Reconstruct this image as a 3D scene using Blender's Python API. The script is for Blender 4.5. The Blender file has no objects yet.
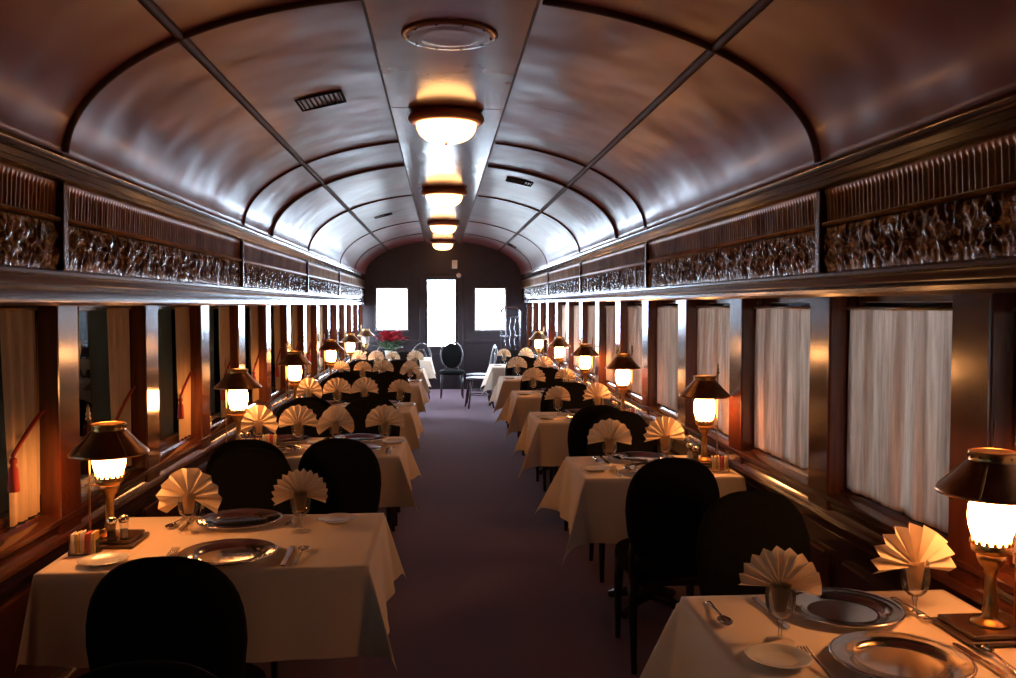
import bpy, math, random
from mathutils import Vector, Matrix, noise
random.seed(7)
sc = bpy.context.scene
COL = sc.collection
PI = math.pi
sin, cos = math.sin, math.cos

# ------------------------------------------------------------------ helpers
def tag(o, label=None, cat=None, group=None, kind=None):
    if label: o['label'] = label
    if cat: o['category'] = cat
    if group: o['group'] = group
    if kind: o['kind'] = kind
    return o

def empty(name, loc=(0, 0, 0), rz=0.0):
    o = bpy.data.objects.new(name, None)
    o.empty_display_size = 0.05
    COL.objects.link(o)
    o.location = loc
    o.rotation_euler = (0, 0, rz)
    return o

def kids(o):
    return [c for c in bpy.data.objects if c.parent == o]

def copy_tree(o, parent=None):
    c = o.copy()
    COL.objects.link(c)
    if parent: c.parent = parent
    for ch in o.children:
        copy_tree(ch, c)
    return c

class MB:
    """collects vertices and faces; build() links them as one mesh object"""
    def __init__(s): s.v = []; s.f = []; s.mi = []; s.m = 0
    def add(s, vs, fs):
        n = len(s.v)
        s.v += [tuple(p) for p in vs]
        s.f += [tuple(i + n for i in f) for f in fs]
        s.mi += [s.m] * len(fs)
        return s
    def box(s, x0, x1, y0, y1, z0, z1):
        vs = [(x, y, z) for z in (z0, z1) for y in (y0, y1) for x in (x0, x1)]
        return s.add(vs, [(0, 2, 3, 1), (4, 5, 7, 6), (0, 1, 5, 4), (2, 6, 7, 3), (0, 4, 6, 2), (1, 3, 7, 5)])
    def lathe(s, prof, n=24, c=(0, 0, 0), sx=1.0, sy=1.0, wob=None):
        vs = []; fs = []
        for (r, z) in prof:
            for i in range(n):
                a = 2 * PI * i / n
                rr = r * (1 + (wob(a, z) if wob else 0))
                vs.append((c[0] + rr * cos(a) * sx, c[1] + rr * sin(a) * sy, c[2] + z))
        for k in range(len(prof) - 1):
            for i in range(n):
                j = (i + 1) % n
                fs.append((k * n + i, k * n + j, (k + 1) * n + j, (k + 1) * n + i))
        if prof[0][0] > 1e-5: fs.append(tuple(range(n - 1, -1, -1)))
        if prof[-1][0] > 1e-5: fs.append(tuple((len(prof) - 1) * n + i for i in range(n)))
        return s.add(vs, fs)
    def surf(s, prof, n=24, c=(0, 0, 0)):
        """open surface of revolution (no caps)"""
        vs = []; fs = []
        for (r, z) in prof:
            for i in range(n):
                a = 2 * PI * i / n
                vs.append((c[0] + r * cos(a), c[1] + r * sin(a), c[2] + z))
        for k in range(len(prof) - 1):
            for i in range(n):
                j = (i + 1) % n
                fs.append((k * n + i, k * n + j, (k + 1) * n + j, (k + 1) * n + i))
        return s.add(vs, fs)
    def tube(s, pts, r, n=8, closed=False):
        pts = [Vector(p) for p in pts]
        N = len(pts); vs = []; fs = []
        up0 = None
        for i, p in enumerate(pts):
            if closed: t = pts[(i + 1) % N] - pts[i - 1]
            else: t = pts[min(i + 1, N - 1)] - pts[max(i - 1, 0)]
            t.normalize()
            if up0 is None:
                up0 = Vector((0, 0, 1)) if abs(t.z) < 0.9 else Vector((1, 0, 0))
            a = t.cross(up0)
            if a.length < 1e-4: a = t.cross(Vector((0, 1, 0)))
            a.normalize(); b = a.cross(t).normalized(); up0 = b
            rr = r[i] if isinstance(r, (list, tuple)) else r
            for k in range(n):
                th = 2 * PI * k / n
                vs.append(p + a * (rr * cos(th)) + b * (rr * sin(th)))
        for i in range(N if closed else N - 1):
            i2 = (i + 1) % N
            for k in range(n):
                k2 = (k + 1) % n
                fs.append((i * n + k, i * n + k2, i2 * n + k2, i2 * n + k))
        if not closed:
            fs.append(tuple(range(n - 1, -1, -1)))
            fs.append(tuple((N - 1) * n + k for k in range(n)))
        return s.add(vs, fs)
    def grid(s, nu, nv, fn):
        vs = [fn(i / nu, j / nv) for j in range(nv + 1) for i in range(nu + 1)]
        fs = [(j * (nu + 1) + i, j * (nu + 1) + i + 1, (j + 1) * (nu + 1) + i + 1, (j + 1) * (nu + 1) + i)
              for j in range(nv) for i in range(nu)]
        return s.add(vs, fs)
    def sup(s, c, h, ex=0.7, ez=0.7, nu=28, nv=14, bend=0.0, fn=None):
        """superellipsoid cushion, h = half sizes"""
        def sg(x, e): return math.copysign(abs(x) ** e, x)
        vs = []; fs = []
        for j in range(nv + 1):
            ph = -PI / 2 + PI * j / nv
            for i in range(nu):
                a = 2 * PI * i / nu
                x = h[0] * sg(cos(ph), ez) * sg(cos(a), ex)
                y = h[1] * sg(cos(ph), ez) * sg(sin(a), ex)
                z = h[2] * sg(sin(ph), ez)
                p = (x, y, z)
                if fn: p = fn(*p)
                vs.append((c[0] + p[0], c[1] + p[1], c[2] + p[2]))
        for j in range(nv):
            for i in range(nu):
                k = (i + 1) % nu
                fs.append((j * nu + i, j * nu + k, (j + 1) * nu + k, (j + 1) * nu + i))
        return s.add(vs, fs)
    def prism(s, poly, axis, a0, a1):
        """extrude a 2-D polygon along an axis: 'y' -> poly in (x,z); 'z' -> poly in (x,y); 'x' -> (y,z)"""
        n = len(poly); vs = []
        for a in (a0, a1):
            for (p, q) in poly:
                vs.append({'y': (p, a, q), 'z': (p, q, a), 'x': (a, p, q)}[axis])
        fs = [(i, (i + 1) % n, n + (i + 1) % n, n + i) for i in range(n)]
        fs.append(tuple(range(n - 1, -1, -1))); fs.append(tuple(range(n, 2 * n)))
        return s.add(vs, fs)
    def build(s, name, mat, parent=None, smooth=False, bevel=0.0, thick=0.0, angle=None):
        me = bpy.data.meshes.new(name)
        me.from_pydata(s.v, [], s.f)
        mats = mat if isinstance(mat, (list, tuple)) else [mat]
        for m in mats: me.materials.append(m)
        if len(mats) > 1: me.polygons.foreach_set('material_index', s.mi)
        me.validate(); 
        import bmesh
        b = bmesh.new(); b.from_mesh(me)
        bmesh.ops.recalc_face_normals(b, faces=b.faces)
        if smooth and angle:
            for e in b.edges:
                if len(e.link_faces) == 2 and e.calc_face_angle(0) > angle: e.smooth = False
        b.to_mesh(me); b.free()
        if smooth: me.polygons.foreach_set('use_smooth', [True] * len(me.polygons))
        me.update()
        o = bpy.data.objects.new(name, me)
        COL.objects.link(o)
        if parent: o.parent = parent
        if thick:
            m = o.modifiers.new('Solidify', 'SOLIDIFY'); m.thickness = thick; m.offset = 0
        if bevel:
            m = o.modifiers.new('Bevel', 'BEVEL'); m.width = bevel; m.segments = 2; m.limit_method = 'ANGLE'
            m.harden_normals = False
        return o

# ------------------------------------------------------------------ materials
def newmat(name):
    m = bpy.data.materials.new(name); m.use_nodes = True
    nt = m.node_tree
    return m, nt, nt.nodes['Principled BSDF']

def P(name, col, rough=0.5, metal=0.0, coat=0.0, spec=0.5, sheen=0.0, noise_scale=None, col2=None, stretch=(1, 1, 1),
      bump=0.0, bump_scale=None, bump_stretch=None, bump_dist=0.01, rough2=None, detail=4.0, trans=0.0):
    m, nt, b = newmat(name)
    L = nt.links; N = nt.nodes
    b.inputs['Base Color'].default_value = (*col, 1)
    b.inputs['Roughness'].default_value = rough
    b.inputs['Metallic'].default_value = metal
    b.inputs['Coat Weight'].default_value = coat
    b.inputs['Coat Roughness'].default_value = 0.12
    b.inputs['Specular IOR Level'].default_value = spec
    b.inputs['Sheen Weight'].default_value = sheen
    tc = N.new('ShaderNodeTexCoord')
    if noise_scale:
        mp = N.new('ShaderNodeMapping'); mp.inputs['Scale'].default_value = stretch
        L.new(tc.outputs['Object'], mp.inputs['Vector'])
        nz = N.new('ShaderNodeTexNoise'); nz.inputs['Scale'].default_value = noise_scale; nz.inputs['Detail'].default_value = detail
        L.new(mp.outputs[0], nz.inputs['Vector'])
        rp = N.new('ShaderNodeValToRGB')
        rp.color_ramp.elements[0].position = 0.32; rp.color_ramp.elements[0].color = (*col, 1)
        rp.color_ramp.elements[1].position = 0.68; rp.color_ramp.elements[1].color = (*(col2 or col), 1)
        L.new(nz.outputs['Fac'], rp.inputs['Fac']); L.new(rp.outputs['Color'], b.inputs['Base Color'])
        if rough2 is not None:
            mr = N.new('ShaderNodeMapRange'); mr.inputs['To Min'].default_value = rough; mr.inputs['To Max'].default_value = rough2
            L.new(nz.outputs['Fac'], mr.inputs['Value']); L.new(mr.outputs[0], b.inputs['Roughness'])
    if bump:
        mp2 = N.new('ShaderNodeMapping'); mp2.inputs['Scale'].default_value = bump_stretch or (1, 1, 1)
        L.new(tc.outputs['Object'], mp2.inputs['Vector'])
        nb = N.new('ShaderNodeTexNoise'); nb.inputs['Scale'].default_value = bump_scale or 50; nb.inputs['Detail'].default_value = detail
        L.new(mp2.outputs[0], nb.inputs['Vector'])
        bp = N.new('ShaderNodeBump'); bp.inputs['Strength'].default_value = bump; bp.inputs['Distance'].default_value = bump_dist
        L.new(nb.outputs['Fac'], bp.inputs['Height']); L.new(bp.outputs['Normal'], b.inputs['Normal'])
    return m

def emis(name, col, strength, base=(0.8, 0.8, 0.8)):
    m, nt, b = newmat(name)
    b.inputs['Base Color'].default_value = (*base, 1)
    b.inputs['Emission Color'].default_value = (*col, 1)
    b.inputs['Emission Strength'].default_value = strength
    b.inputs['Roughness'].default_value = 0.4
    return m

def thin_glass(name, tint=(1, 1, 1), rough=0.02, ior=1.5, haze=0.0):
    m = bpy.data.materials.new(name); m.use_nodes = True
    nt = m.node_tree; N = nt.nodes; L = nt.links; N.clear()
    out = N.new('ShaderNodeOutputMaterial')
    tr = N.new('ShaderNodeBsdfTransparent'); tr.inputs[0].default_value = (*tint, 1)
    gl = N.new('ShaderNodeBsdfGlossy'); gl.inputs['Roughness'].default_value = rough
    fr = N.new('ShaderNodeFresnel'); fr.inputs['IOR'].default_value = ior
    mx = N.new('ShaderNodeMixShader')
    L.new(fr.outputs[0], mx.inputs[0]); L.new(tr.outputs[0], mx.inputs[1]); L.new(gl.outputs[0], mx.inputs[2])
    last = mx
    if haze:
        df = N.new('ShaderNodeBsdfDiffuse'); df.inputs[0].default_value = (0.8, 0.8, 0.8, 1)
        m2 = N.new('ShaderNodeMixShader'); m2.inputs[0].default_value = haze
        L.new(mx.outputs[0], m2.inputs[1]); L.new(df.outputs[0], m2.inputs[2]); last = m2
    L.new(last.outputs[0], out.inputs[0])
    return m

def cloth_mat(name, col, transl, clear, streak=False, vary=0.0):
    """thin woven cloth: diffuse + translucent + a little see-through between the threads"""
    m = bpy.data.materials.new(name); m.use_nodes = True
    nt = m.node_tree; N = nt.nodes; L = nt.links; N.clear()
    out = N.new('ShaderNodeOutputMaterial')
    tc = N.new('ShaderNodeTexCoord')
    mp = N.new('ShaderNodeMapping'); mp.inputs['Scale'].default_value = (1, 1, 0.08)
    L.new(tc.outputs['Object'], mp.inputs['Vector'])
    nz = N.new('ShaderNodeTexNoise'); nz.inputs['Scale'].default_value = 55; nz.inputs['Detail'].default_value = 5
    L.new(mp.outputs[0], nz.inputs['Vector'])
    rp = N.new('ShaderNodeValToRGB')
    rp.color_ramp.elements[0].position = 0.3; rp.color_ramp.elements[0].color = (*[c * (1 - vary) for c in col], 1)
    rp.color_ramp.elements[1].position = 0.7; rp.color_ramp.elements[1].color = (*col, 1)
    L.new(nz.outputs['Fac'], rp.inputs['Fac'])
    df = N.new('ShaderNodeBsdfDiffuse'); tl = N.new('ShaderNodeBsdfTranslucent'); tr = N.new('ShaderNodeBsdfTransparent')
    L.new(rp.outputs[0], df.inputs['Color']); L.new(rp.outputs[0], tl.inputs['Color'])
    m1 = N.new('ShaderNodeMixShader'); m1.inputs[0].default_value = transl
    L.new(df.outputs[0], m1.inputs[1]); L.new(tl.outputs[0], m1.inputs[2])
    if streak:                       # gathered lace: dense folds pass less daylight; contrast raised to imitate outside light stripes
        mp3 = N.new('ShaderNodeMapping'); mp3.inputs['Scale'].default_value = (0, 1, 0.04)
        L.new(tc.outputs['Object'], mp3.inputs['Vector'])
        n3 = N.new('ShaderNodeTexNoise'); n3.inputs['Scale'].default_value = 9; n3.inputs['Detail'].default_value = 3
        L.new(mp3.outputs[0], n3.inputs['Vector'])
        r3 = N.new('ShaderNodeMapRange'); r3.inputs['From Min'].default_value = .34; r3.inputs['From Max'].default_value = .68
        r3.inputs['To Min'].default_value = transl * .25; r3.inputs['To Max'].default_value = min(.95, transl * 2.4)
        L.new(n3.outputs['Fac'], r3.inputs['Value']); L.new(r3.outputs[0], m1.inputs[0])
    m2 = N.new('ShaderNodeMixShader'); m2.inputs[0].default_value = clear
    if clear > 0 and vary:
        mr = N.new('ShaderNodeMapRange'); mr.inputs['From Min'].default_value = 0.35; mr.inputs['From Max'].default_value = 0.75
        mr.inputs['To Min'].default_value = clear * 0.3; mr.inputs['To Max'].default_value = clear * 1.9
        L.new(nz.outputs['Fac'], mr.inputs['Value']); L.new(mr.outputs[0], m2.inputs[0])
    L.new(m1.outputs[0], m2.inputs[1]); L.new(tr.outputs[0], m2.inputs[2])
    L.new(m2.outputs[0], out.inputs[0])
    return m

WOOD = P('varnished mahogany', (0.085, 0.021, 0.008), rough=0.24, coat=0.7, noise_scale=9, col2=(0.040, 0.010, 0.005), stretch=(3, 3, 0.5),
         bump=0.08, bump_scale=30, bump_stretch=(4, 4, 0.3), bump_dist=0.002)
POSTWOOD = P('polished mahogany post', (0.12, 0.027, 0.010), rough=0.17, coat=0.8, noise_scale=9, col2=(0.06, 0.014, 0.007), stretch=(5, 5, 0.4),
             bump=0.05, bump_scale=20, bump_stretch=(4, 4, 0.3), bump_dist=0.002)
FRIEZE = P('bronzed carved frieze', (0.13, 0.060, 0.026), rough=0.26, metal=0.75, coat=0.2, noise_scale=14, col2=(0.028, 0.012, 0.007),
           bump=0.5, bump_scale=90, bump_dist=0.006)
FLUTE = P('golden brown fluted frieze', (0.30, 0.125, 0.036), rough=0.36, metal=0.8, noise_scale=5, col2=(0.15, 0.055, 0.018))
DARKWALL = P('dark brown end wall paint', (0.032, 0.021, 0.023), rough=0.5, noise_scale=6, col2=(0.022, 0.015, 0.018))
CEIL = P('glossy mauve ceiling canvas', (0.29, 0.064, 0.062), rough=0.39, coat=0.16, noise_scale=2.2, col2=(0.205, 0.042, 0.042), rough2=0.28,
         bump=0.35, bump_scale=1.7, bump_stretch=(1.2, 0.9, 1.0), bump_dist=0.09, detail=2.0)
STRIP = P('painted ceiling centre board', (0.32, 0.12, 0.095), rough=0.2, coat=0.4, noise_scale=3, col2=(0.27, 0.10, 0.08),
          bump=0.12, bump_scale=2.0, bump_dist=0.04, detail=2.0)
RIB = P('dark red ceiling rib', (0.070, 0.024, 0.020), rough=0.6, spec=0.25)
CORN = P('cornice varnish', (0.042, 0.014, 0.007), rough=0.2, coat=0.45)
CARPET = P('plum carpet', (0.22, 0.080, 0.125), rough=0.95, sheen=0.3, noise_scale=240, col2=(0.15, 0.052, 0.085), bump=0.5, bump_scale=420, bump_dist=0.004, spec=0.1)
GLASS = thin_glass('window glass')
GOBLET = thin_glass('clear goblet glass', (0.985, 0.985, 0.98), 0.03, 1.32, 0.03)
LINEN = P('ivory table linen', (0.84, 0.68, 0.51), rough=0.85, spec=0.15, sheen=0.15, bump=0.15, bump_scale=300, bump_dist=0.001)
NAPKIN = cloth_mat('cream napkin linen', (0.74, 0.59, 0.42), 0.30, 0.0)
SHEER = cloth_mat('sheer lace curtain', (0.80, 0.53, 0.38), 0.30, 0.04, vary=0.45, streak=True)
TAN = cloth_mat('tan tied curtain', (0.50, 0.34, 0.20), 0.12, 0.0, vary=0.15)
RED = P('red tieback cord', (0.28, 0.02, 0.015), rough=0.8)
BLACKCLOTH = P('black chair upholstery', (0.0095, 0.009, 0.008), rough=0.92, spec=0.12, noise_scale=60, col2=(0.006, 0.0055, 0.005))
BLACKWOOD = P('black chair legs', (0.012, 0.009, 0.008), rough=0.4)
BENT = P('dark bentwood', (0.045, 0.030, 0.028), rough=0.28, coat=0.5)
SILVER = P('polished silver plate', (0.70, 0.69, 0.68), rough=0.13, metal=1.0, bump=0.04, bump_scale=60, bump_dist=0.001)
STEEL = P('silver cutlery', (0.72, 0.70, 0.67), rough=0.16, metal=1.0)
CHINA = P('white porcelain', (0.78, 0.75, 0.70), rough=0.18, coat=0.4)
BRASS = P('aged brass', (0.52, 0.33, 0.13), rough=0.3, metal=1.0, noise_scale=30, col2=(0.38, 0.22, 0.08))
COPPER = P('copper bronze lamp shade', (0.36, 0.19, 0.095), rough=0.30, metal=0.9, noise_scale=25, col2=(0.25, 0.12, 0.06))
BASEM = P('dark lamp base', (0.06, 0.028, 0.015), rough=0.3, coat=0.5)
LAMPGLOW = emis('lit lamp chimney', (1.0, 0.42, 0.13), 60.0)
FROST = P('frosted unlit chimney', (0.75, 0.73, 0.7), rough=0.4)
DOMEGLOW = emis('lit ceiling dome', (1.0, 0.46, 0.16), 7.0)
TOPDISC = cloth_mat('cream lamp top disc', (0.80, 0.62, 0.40), 0.22, 0.0)
DOMERIM = P('copper dome rim', (0.42, 0.17, 0.10), rough=0.4, metal=0.35)
VENT = P('dark vent metal', (0.012, 0.009, 0.008), rough=0.9, spec=0.1)
WHITEP = P('white plastic', (0.75, 0.75, 0.74), rough=0.4)
CHROME = P('chrome rack', (0.40, 0.38, 0.40), rough=0.25, metal=1.0)
SALT = P('salt grains', (0.85, 0.83, 0.8), rough=0.8)
PEPPER = P('ground pepper', (0.09, 0.06, 0.045), rough=0.9)
PACKW = P('white packet paper', (0.82, 0.78, 0.72), rough=0.7)
PACKR = P('red packet paper', (0.55, 0.07, 0.05), rough=0.7)
PACKY = P('yellow packet paper', (0.80, 0.55, 0.15), rough=0.7)
PETAL = P('red poinsettia bract', (0.42, 0.012, 0.03), rough=0.6)
LEAF = P('green plant leaf', (0.05, 0.13, 0.05), rough=0.5)
POT = P('pale foil pot', (0.6, 0.62, 0.58), rough=0.3, metal=0.4)
GROUND = P('gravel ground', (0.17, 0.16, 0.14), rough=0.95, noise_scale=6, col2=(0.10, 0.10, 0.085))
SHED = P('mossy dark shed wall', (0.08, 0.11, 0.09), rough=0.9, noise_scale=1.6, col2=(0.30, 0.31, 0.27), stretch=(1, 1, 1.8), detail=6)
BLOCKER = P('dark blocker roof', (0.04, 0.035, 0.03), rough=0.9)
BUSH = P('hedge leaves', (0.06, 0.12, 0.03), rough=0.7, noise_scale=8, col2=(0.16, 0.24, 0.06))
BARK = P('tree bark', (0.07, 0.05, 0.04), rough=0.9)

# ------------------------------------------------------------------ dimensions
XL, XR, XC = -1.40, 1.50, 0.05          # aisle faces of the window posts
GL, GR = -1.47, 1.565                    # curtain planes
Y0, Y1 = -1.50, 16.40
EYE = 1.57
SPRING = 2.12
STOP = 2.735                             # centre strip
HALF = 1.45
LPOST = [3.335 + 0.965 * k for k in range(-5, 14)]
RPOST = [3.30 + 1.0 * k for k in range(-5, 14)]
PW = 0.19
LB, RB = 0.805, 0.852                     # window bottoms
LT, RT = 1.572, 1.606                    # window heads

def structure(o): o['kind'] = 'structure'; return o

# ------------------------------------------------------------------ shell
structure(MB().box(-1.75, 1.85, Y0 - .1, Y1 + .1, -0.08, 0).build('floor', CARPET))

def arch(t):
    """t in -1..1 across the vault, returns x, z"""
    a = PI / 2 * t
    return XC + HALF * sin(a), SPRING + (STOP + 0.030 - SPRING) * cos(a)

def ceil_pt(u, v):
    y = Y0 - .05 + (Y1 - Y0 + .1) * v
    t = -1 + 2 * u
    x, z = arch(t)
    w = noise.noise(Vector((x * 1.3, y * 1.1, 3.1))) * 0.5 + noise.noise(Vector((x * 3.5, y * 2.2, 7.7))) * 0.2
    d = 0.010 * min(w, .45) * max(0, 1 - abs(t) ** 6)
    nx, nz = sin(PI / 2 * t), cos(PI / 2 * t)
    return (x - nx * d, y, z - nz * d)
c = MB().grid(56, 220, ceil_pt)
structure(c.build('ceiling', CEIL, smooth=True, thick=0.02))

tn = [0]
def trim(mb, mat, **kw):
    tn[0] += 1
    return structure(mb.build('trim_%d' % tn[0], mat, **kw))

# flat centre board, jointed
SW0, SW1 = -0.29, 0.37
jy = [Y0, 2.35, 5.2, 8.6, 11.9, Y1]
for a, b in zip(jy[:-1], jy[1:]):
    trim(MB().box(SW0, SW1, a + .003, b - .003, STOP - 0.018, STOP + 0.03), STRIP, bevel=0.004)
# dark fillets at the board's edges
for xx in (SW0 - 0.008, SW1 - 0.002):
    trim(MB().box(xx, xx + 0.010, Y0, Y1, STOP - 0.020, STOP + 0.02), RIB)
# longitudinal ribs
for s in (-1, 1):
    t = s * math.asin(1.02 / HALF) / (PI / 2)
    x, z = arch(t)
    nx, nz = -sin(PI / 2 * t) * .62, -cos(PI / 2 * t)
    tube = MB().tube([(x + nx * .006, y, z + nz * .006) for y in [Y0 + (Y1 - Y0) * i / 12 for i in range(13)]], 0.021, 8)
    trim(tube, RIB, smooth=True)
# cross ribs, one per bay and side
RIBS = [(0.45, .020), (3.40, .024), (6.35, .020), (7.37, .028), (9.40, .020), (12.3, .017), (14.4, .017)]
for (ry, rr) in RIBS:
    for s in (-1, 1):
        pts = []
        t_in = math.asin((0.345 if s > 0 else 0.335) / HALF) / (PI / 2)
        for i in range(25):
            t = s * (0.985 + (t_in - 0.985) * i / 24)
            x, z = arch(t)
            pts.append((x - sin(PI / 2 * t) * .004, ry, z - cos(PI / 2 * t) * .004))
        trim(MB().tube(pts, rr, 8), RIB, smooth=True)

for s in (-1, 1):
    pts = []
    for i in range(11):
        t = s * (.235 + .125 * i / 10)
        x, z = arch(t)
        pts.append((x - sin(PI / 2 * t) * .004, 5.12, z - cos(PI / 2 * t) * .004))
    trim(MB().tube(pts, .0045, 6), RIB, smooth=True)

# side walls (with window openings) --------------------------------------
def side_wall(name, s, xp, posts, wb, wt):
    m = MB()
    xo = xp + s * 0.07                       # wall plane behind the posts
    def bx(xa, xb, *r): m.box(min(xa, xb), max(xa, xb), *r)
    bx(xo, xo + s * .10, Y0, Y1, 0, wb)
    bx(xo, xo + s * .10, Y0, Y1, wt, 2.3)
    prev = Y0
    for p in posts:
        if p > Y1 - .05: break
        bx(xo, xo + s * .10, max(p - .01, Y0), min(p + PW + .01, Y1), wb, wt)
    last = [p for p in posts if p < Y1 - .05][-1]
    return structure(m.build(name, WOOD))
side_wall('wall_left', -1, XL, LPOST, LB, LT)
side_wall('wall_right', 1, XR, RPOST, RB, RT)
structure(MB().box(-1.7, 1.8, Y0 - .12, Y0, 0, 2.95).build('wall_back', DARKWALL))

# posts between the windows
for s, xp, posts, wb, wt in ((-1, XL, LPOST, LB, LT), (1, XR, RPOST, RB, RT)):
    for p in posts:
        if p < Y0 or p + PW > Y1: continue
        m = MB()
        xa, xb = sorted((xp, xp + s * .075))
        m.box(xa, xb, p, p + PW, wb - .10, wt + .02)
        trim(m, POSTWOOD, bevel=0.008)

# sills: moulded ledge under the windows
def sill(s, xp, wb):
    x = lambda d: xp + s * d
    prof = [(x(.075), wb), (x(.055), wb), (x(.05), wb - .012), (x(.012), wb - .016), (x(-.004), wb - .024), (x(-.006), wb - .04), (x(.006), wb - .052),
            (x(.010), wb - .075), (x(.0), wb - .085), (x(-.016), wb - .092), (x(-.020), wb - .106), (x(-.010), wb - .118), (x(.004), wb - .128),
            (x(.012), wb - .16), (x(.02), wb - .17), (x(.075), wb - .17)]
    return MB().prism(prof, 'y', Y0, Y1)
structure(sill(-1, XL, LB).build('trim_sill_left', WOOD, smooth=True, angle=0.6))
structure(sill(1, XR, RB).build('trim_sill_right', WOOD, smooth=True, angle=0.6))
# wainscot panels under the sills + skirting
for s, xp, nm in ((-1, XL, 'left'), (1, XR, 'right')):
    m = MB()
    y = Y0 + .06
    while y < Y1 - .5:
        xa, xb = sorted((xp + s * .045, xp + s * .08))
        m.box(xa, xb, y, y + .84, .2, .58)
        y += .97
    trim(m, WOOD, bevel=0.015)
    xa, xb = sorted((xp + s * .035, xp + s * .08))
    structure(MB().box(xa, xb, Y0, Y1, 0, .14).build('baseboard_' + nm, WOOD, bevel=.01))

# cornice, fluted band, carved band, lower mouldings ----------------------
def cornice(s, xp, z0):
    x = lambda d: xp + s * d
    prof = [(x(.10), 2.16), (x(.03), 2.16), (x(.015), 2.135), (x(-.012), 2.128), (x(-.022), 2.112), (x(-.016), 2.096), (x(-.002), 2.085),
            (x(-.004), 2.062), (x(-.02), 2.052), (x(-.022), 2.036), (x(-.008), 2.026), (x(.012), 2.020), (x(.10), 2.020)]
    return MB().prism(prof, 'y', Y0, Y1)
def lower_mould(s, xp, zb):
    x = lambda d: xp + s * d
    prof = [(x(.10), 1.70), (x(.008), 1.70), (x(-.004), 1.692), (x(-.004), 1.682), (x(.006), 1.674), (x(.002), 1.662), (x(-.008), 1.652), (x(-.010), 1.642),
            (x(.0), 1.634), (x(-.006), 1.626), (x(-.018), 1.618), (x(-.022), zb + .026), (x(-.020), zb + .012), (x(-.008), zb), (x(.10), zb)]
    return MB().prism(prof, 'y', Y0, Y1)
PIL = [0.45, 3.40, 6.35, 9.40, 12.3]
for s, xp, zb, nm in ((-1, XL, 1.567, 'left'), (1, XR, 1.602, 'right')):
    trim(cornice(s, xp, 2.02), CORN, smooth=True, angle=0.7)
    trim(lower_mould(s, xp, zb), WOOD, smooth=True, angle=0.6)
    edges = [Y0] + [p for p in PIL] + [Y1]
    for a, b in zip(edges[:-1], edges[1:]):
        n = int((b - a) / 0.0055)
        def fl(u, v, a=a, b=b):
            y = a + (b - a) * u
            z = 1.888 + 0.134 * v
            ph = (y % 0.030) / 0.030 - .5
            top = 0.86 - 0.5 * (2 * ph) ** 4 * .3
            w = max(0.0, 1 - (abs(ph) / .36) ** 3)
            w *= 1 if .06 < v < top else 0
            return (xp + s * (0.012 + 0.010 * w - .006 * v), y, z)
        trim(MB().grid(n, 10, fl), FLUTE, smooth=True)
        nb = int((b - a) / 0.006)
        def cv(u, v, a=a, b=b):
            y = a + (b - a) * u
            z = 1.698 + 0.186 * v
            q = Vector((y * 36, z * 30, 1.7 * s))
            d = noise.ridged_multi_fractal(q, 1.0, 2.1, 3, 0.9, 2.0)
            cyc = (y * s % .22) / .22 - .5
            zz = (v - .5)
            r = math.hypot(cyc * 1.3, zz)
            leaf = cos(6 * math.atan2(zz, cyc * 1.9 + 1e-6) + 9 * r) * max(0, 1 - r * 1.4)
            e = min(1, min(v, 1 - v) * 7)
            return (xp + s * (0.016 - e * (0.010 * d + 0.009 * leaf)), y, z)
        trim(MB().grid(nb, 18, cv), FRIEZE, smooth=True)
    # bead between the two bands, pilaster strips
    trim(MB().tube([(xp + s * .006, Y0, 1.886), (xp + s * .006, Y1, 1.886)], .009, 8), FLUTE, smooth=True)
    for p in PIL:
        xa, xb = sorted((xp - s * .012, xp + s * .05))
        trim(MB().box(xa, xb, p - .022, p + .022, 1.70, 2.022), FRIEZE, bevel=0.006)

# far wall ----------------------------------------------------------------
HOLES = [(-1.18, -0.63, 1.115, 1.868), (-0.26, 0.275, 0.0, 2.034), (0.645, 1.19, 1.112, 1.868)]
m = MB()
xs = [-1.7, -1.18, -.63, -.26, .275, .645, 1.19, 1.8]
ya, yb = Y1, Y1 + .10
for i in range(7):
    a, b = xs[i], xs[i + 1]
    h = [q for q in HOLES if abs(q[0] - a) < 1e-6]
    if not h: m.box(a, b, ya, yb, 0, 2.95)
    else:
        if h[0][2] > 0: m.box(a, b, ya, yb, 0, h[0][2])
        m.box(a, b, ya, yb, h[0][3], 2.95)
structure(m.build('wall_far', DARKWALL))
wn = [0]
def framed_window(x0, x1, z0, z1, y, w=.03):
    wn[0] += 1
    e = structure(empty('window_%d' % wn[0], ((x0 + x1) / 2, y, z0)))
    cx = (x0 + x1) / 2; h = z1 - z0; a = (x1 - x0) / 2
    f = MB()
    f.box(-a - w, -a, -.025, .02, -w, h + w); f.box(a, a + w, -.025, .02, -w, h + w)
    f.box(-a, a, -.025, .02, -w, 0); f.box(-a, a, -.025, .02, h, h + w)
    f.build('window_frame', WHITEFRAME, e, bevel=.004)
    MB().box(-a, a, .05, .056, 0, h).build('window_pane', GLASS, e)
    return e
WHITEFRAME = P('grey painted frame', (0.22, 0.19, 0.19), rough=0.4)
framed_window(-1.18, -.63, 1.115, 1.868, Y1)
framed_window(.645, 1.19, 1.112, 1.868, Y1)
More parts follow.
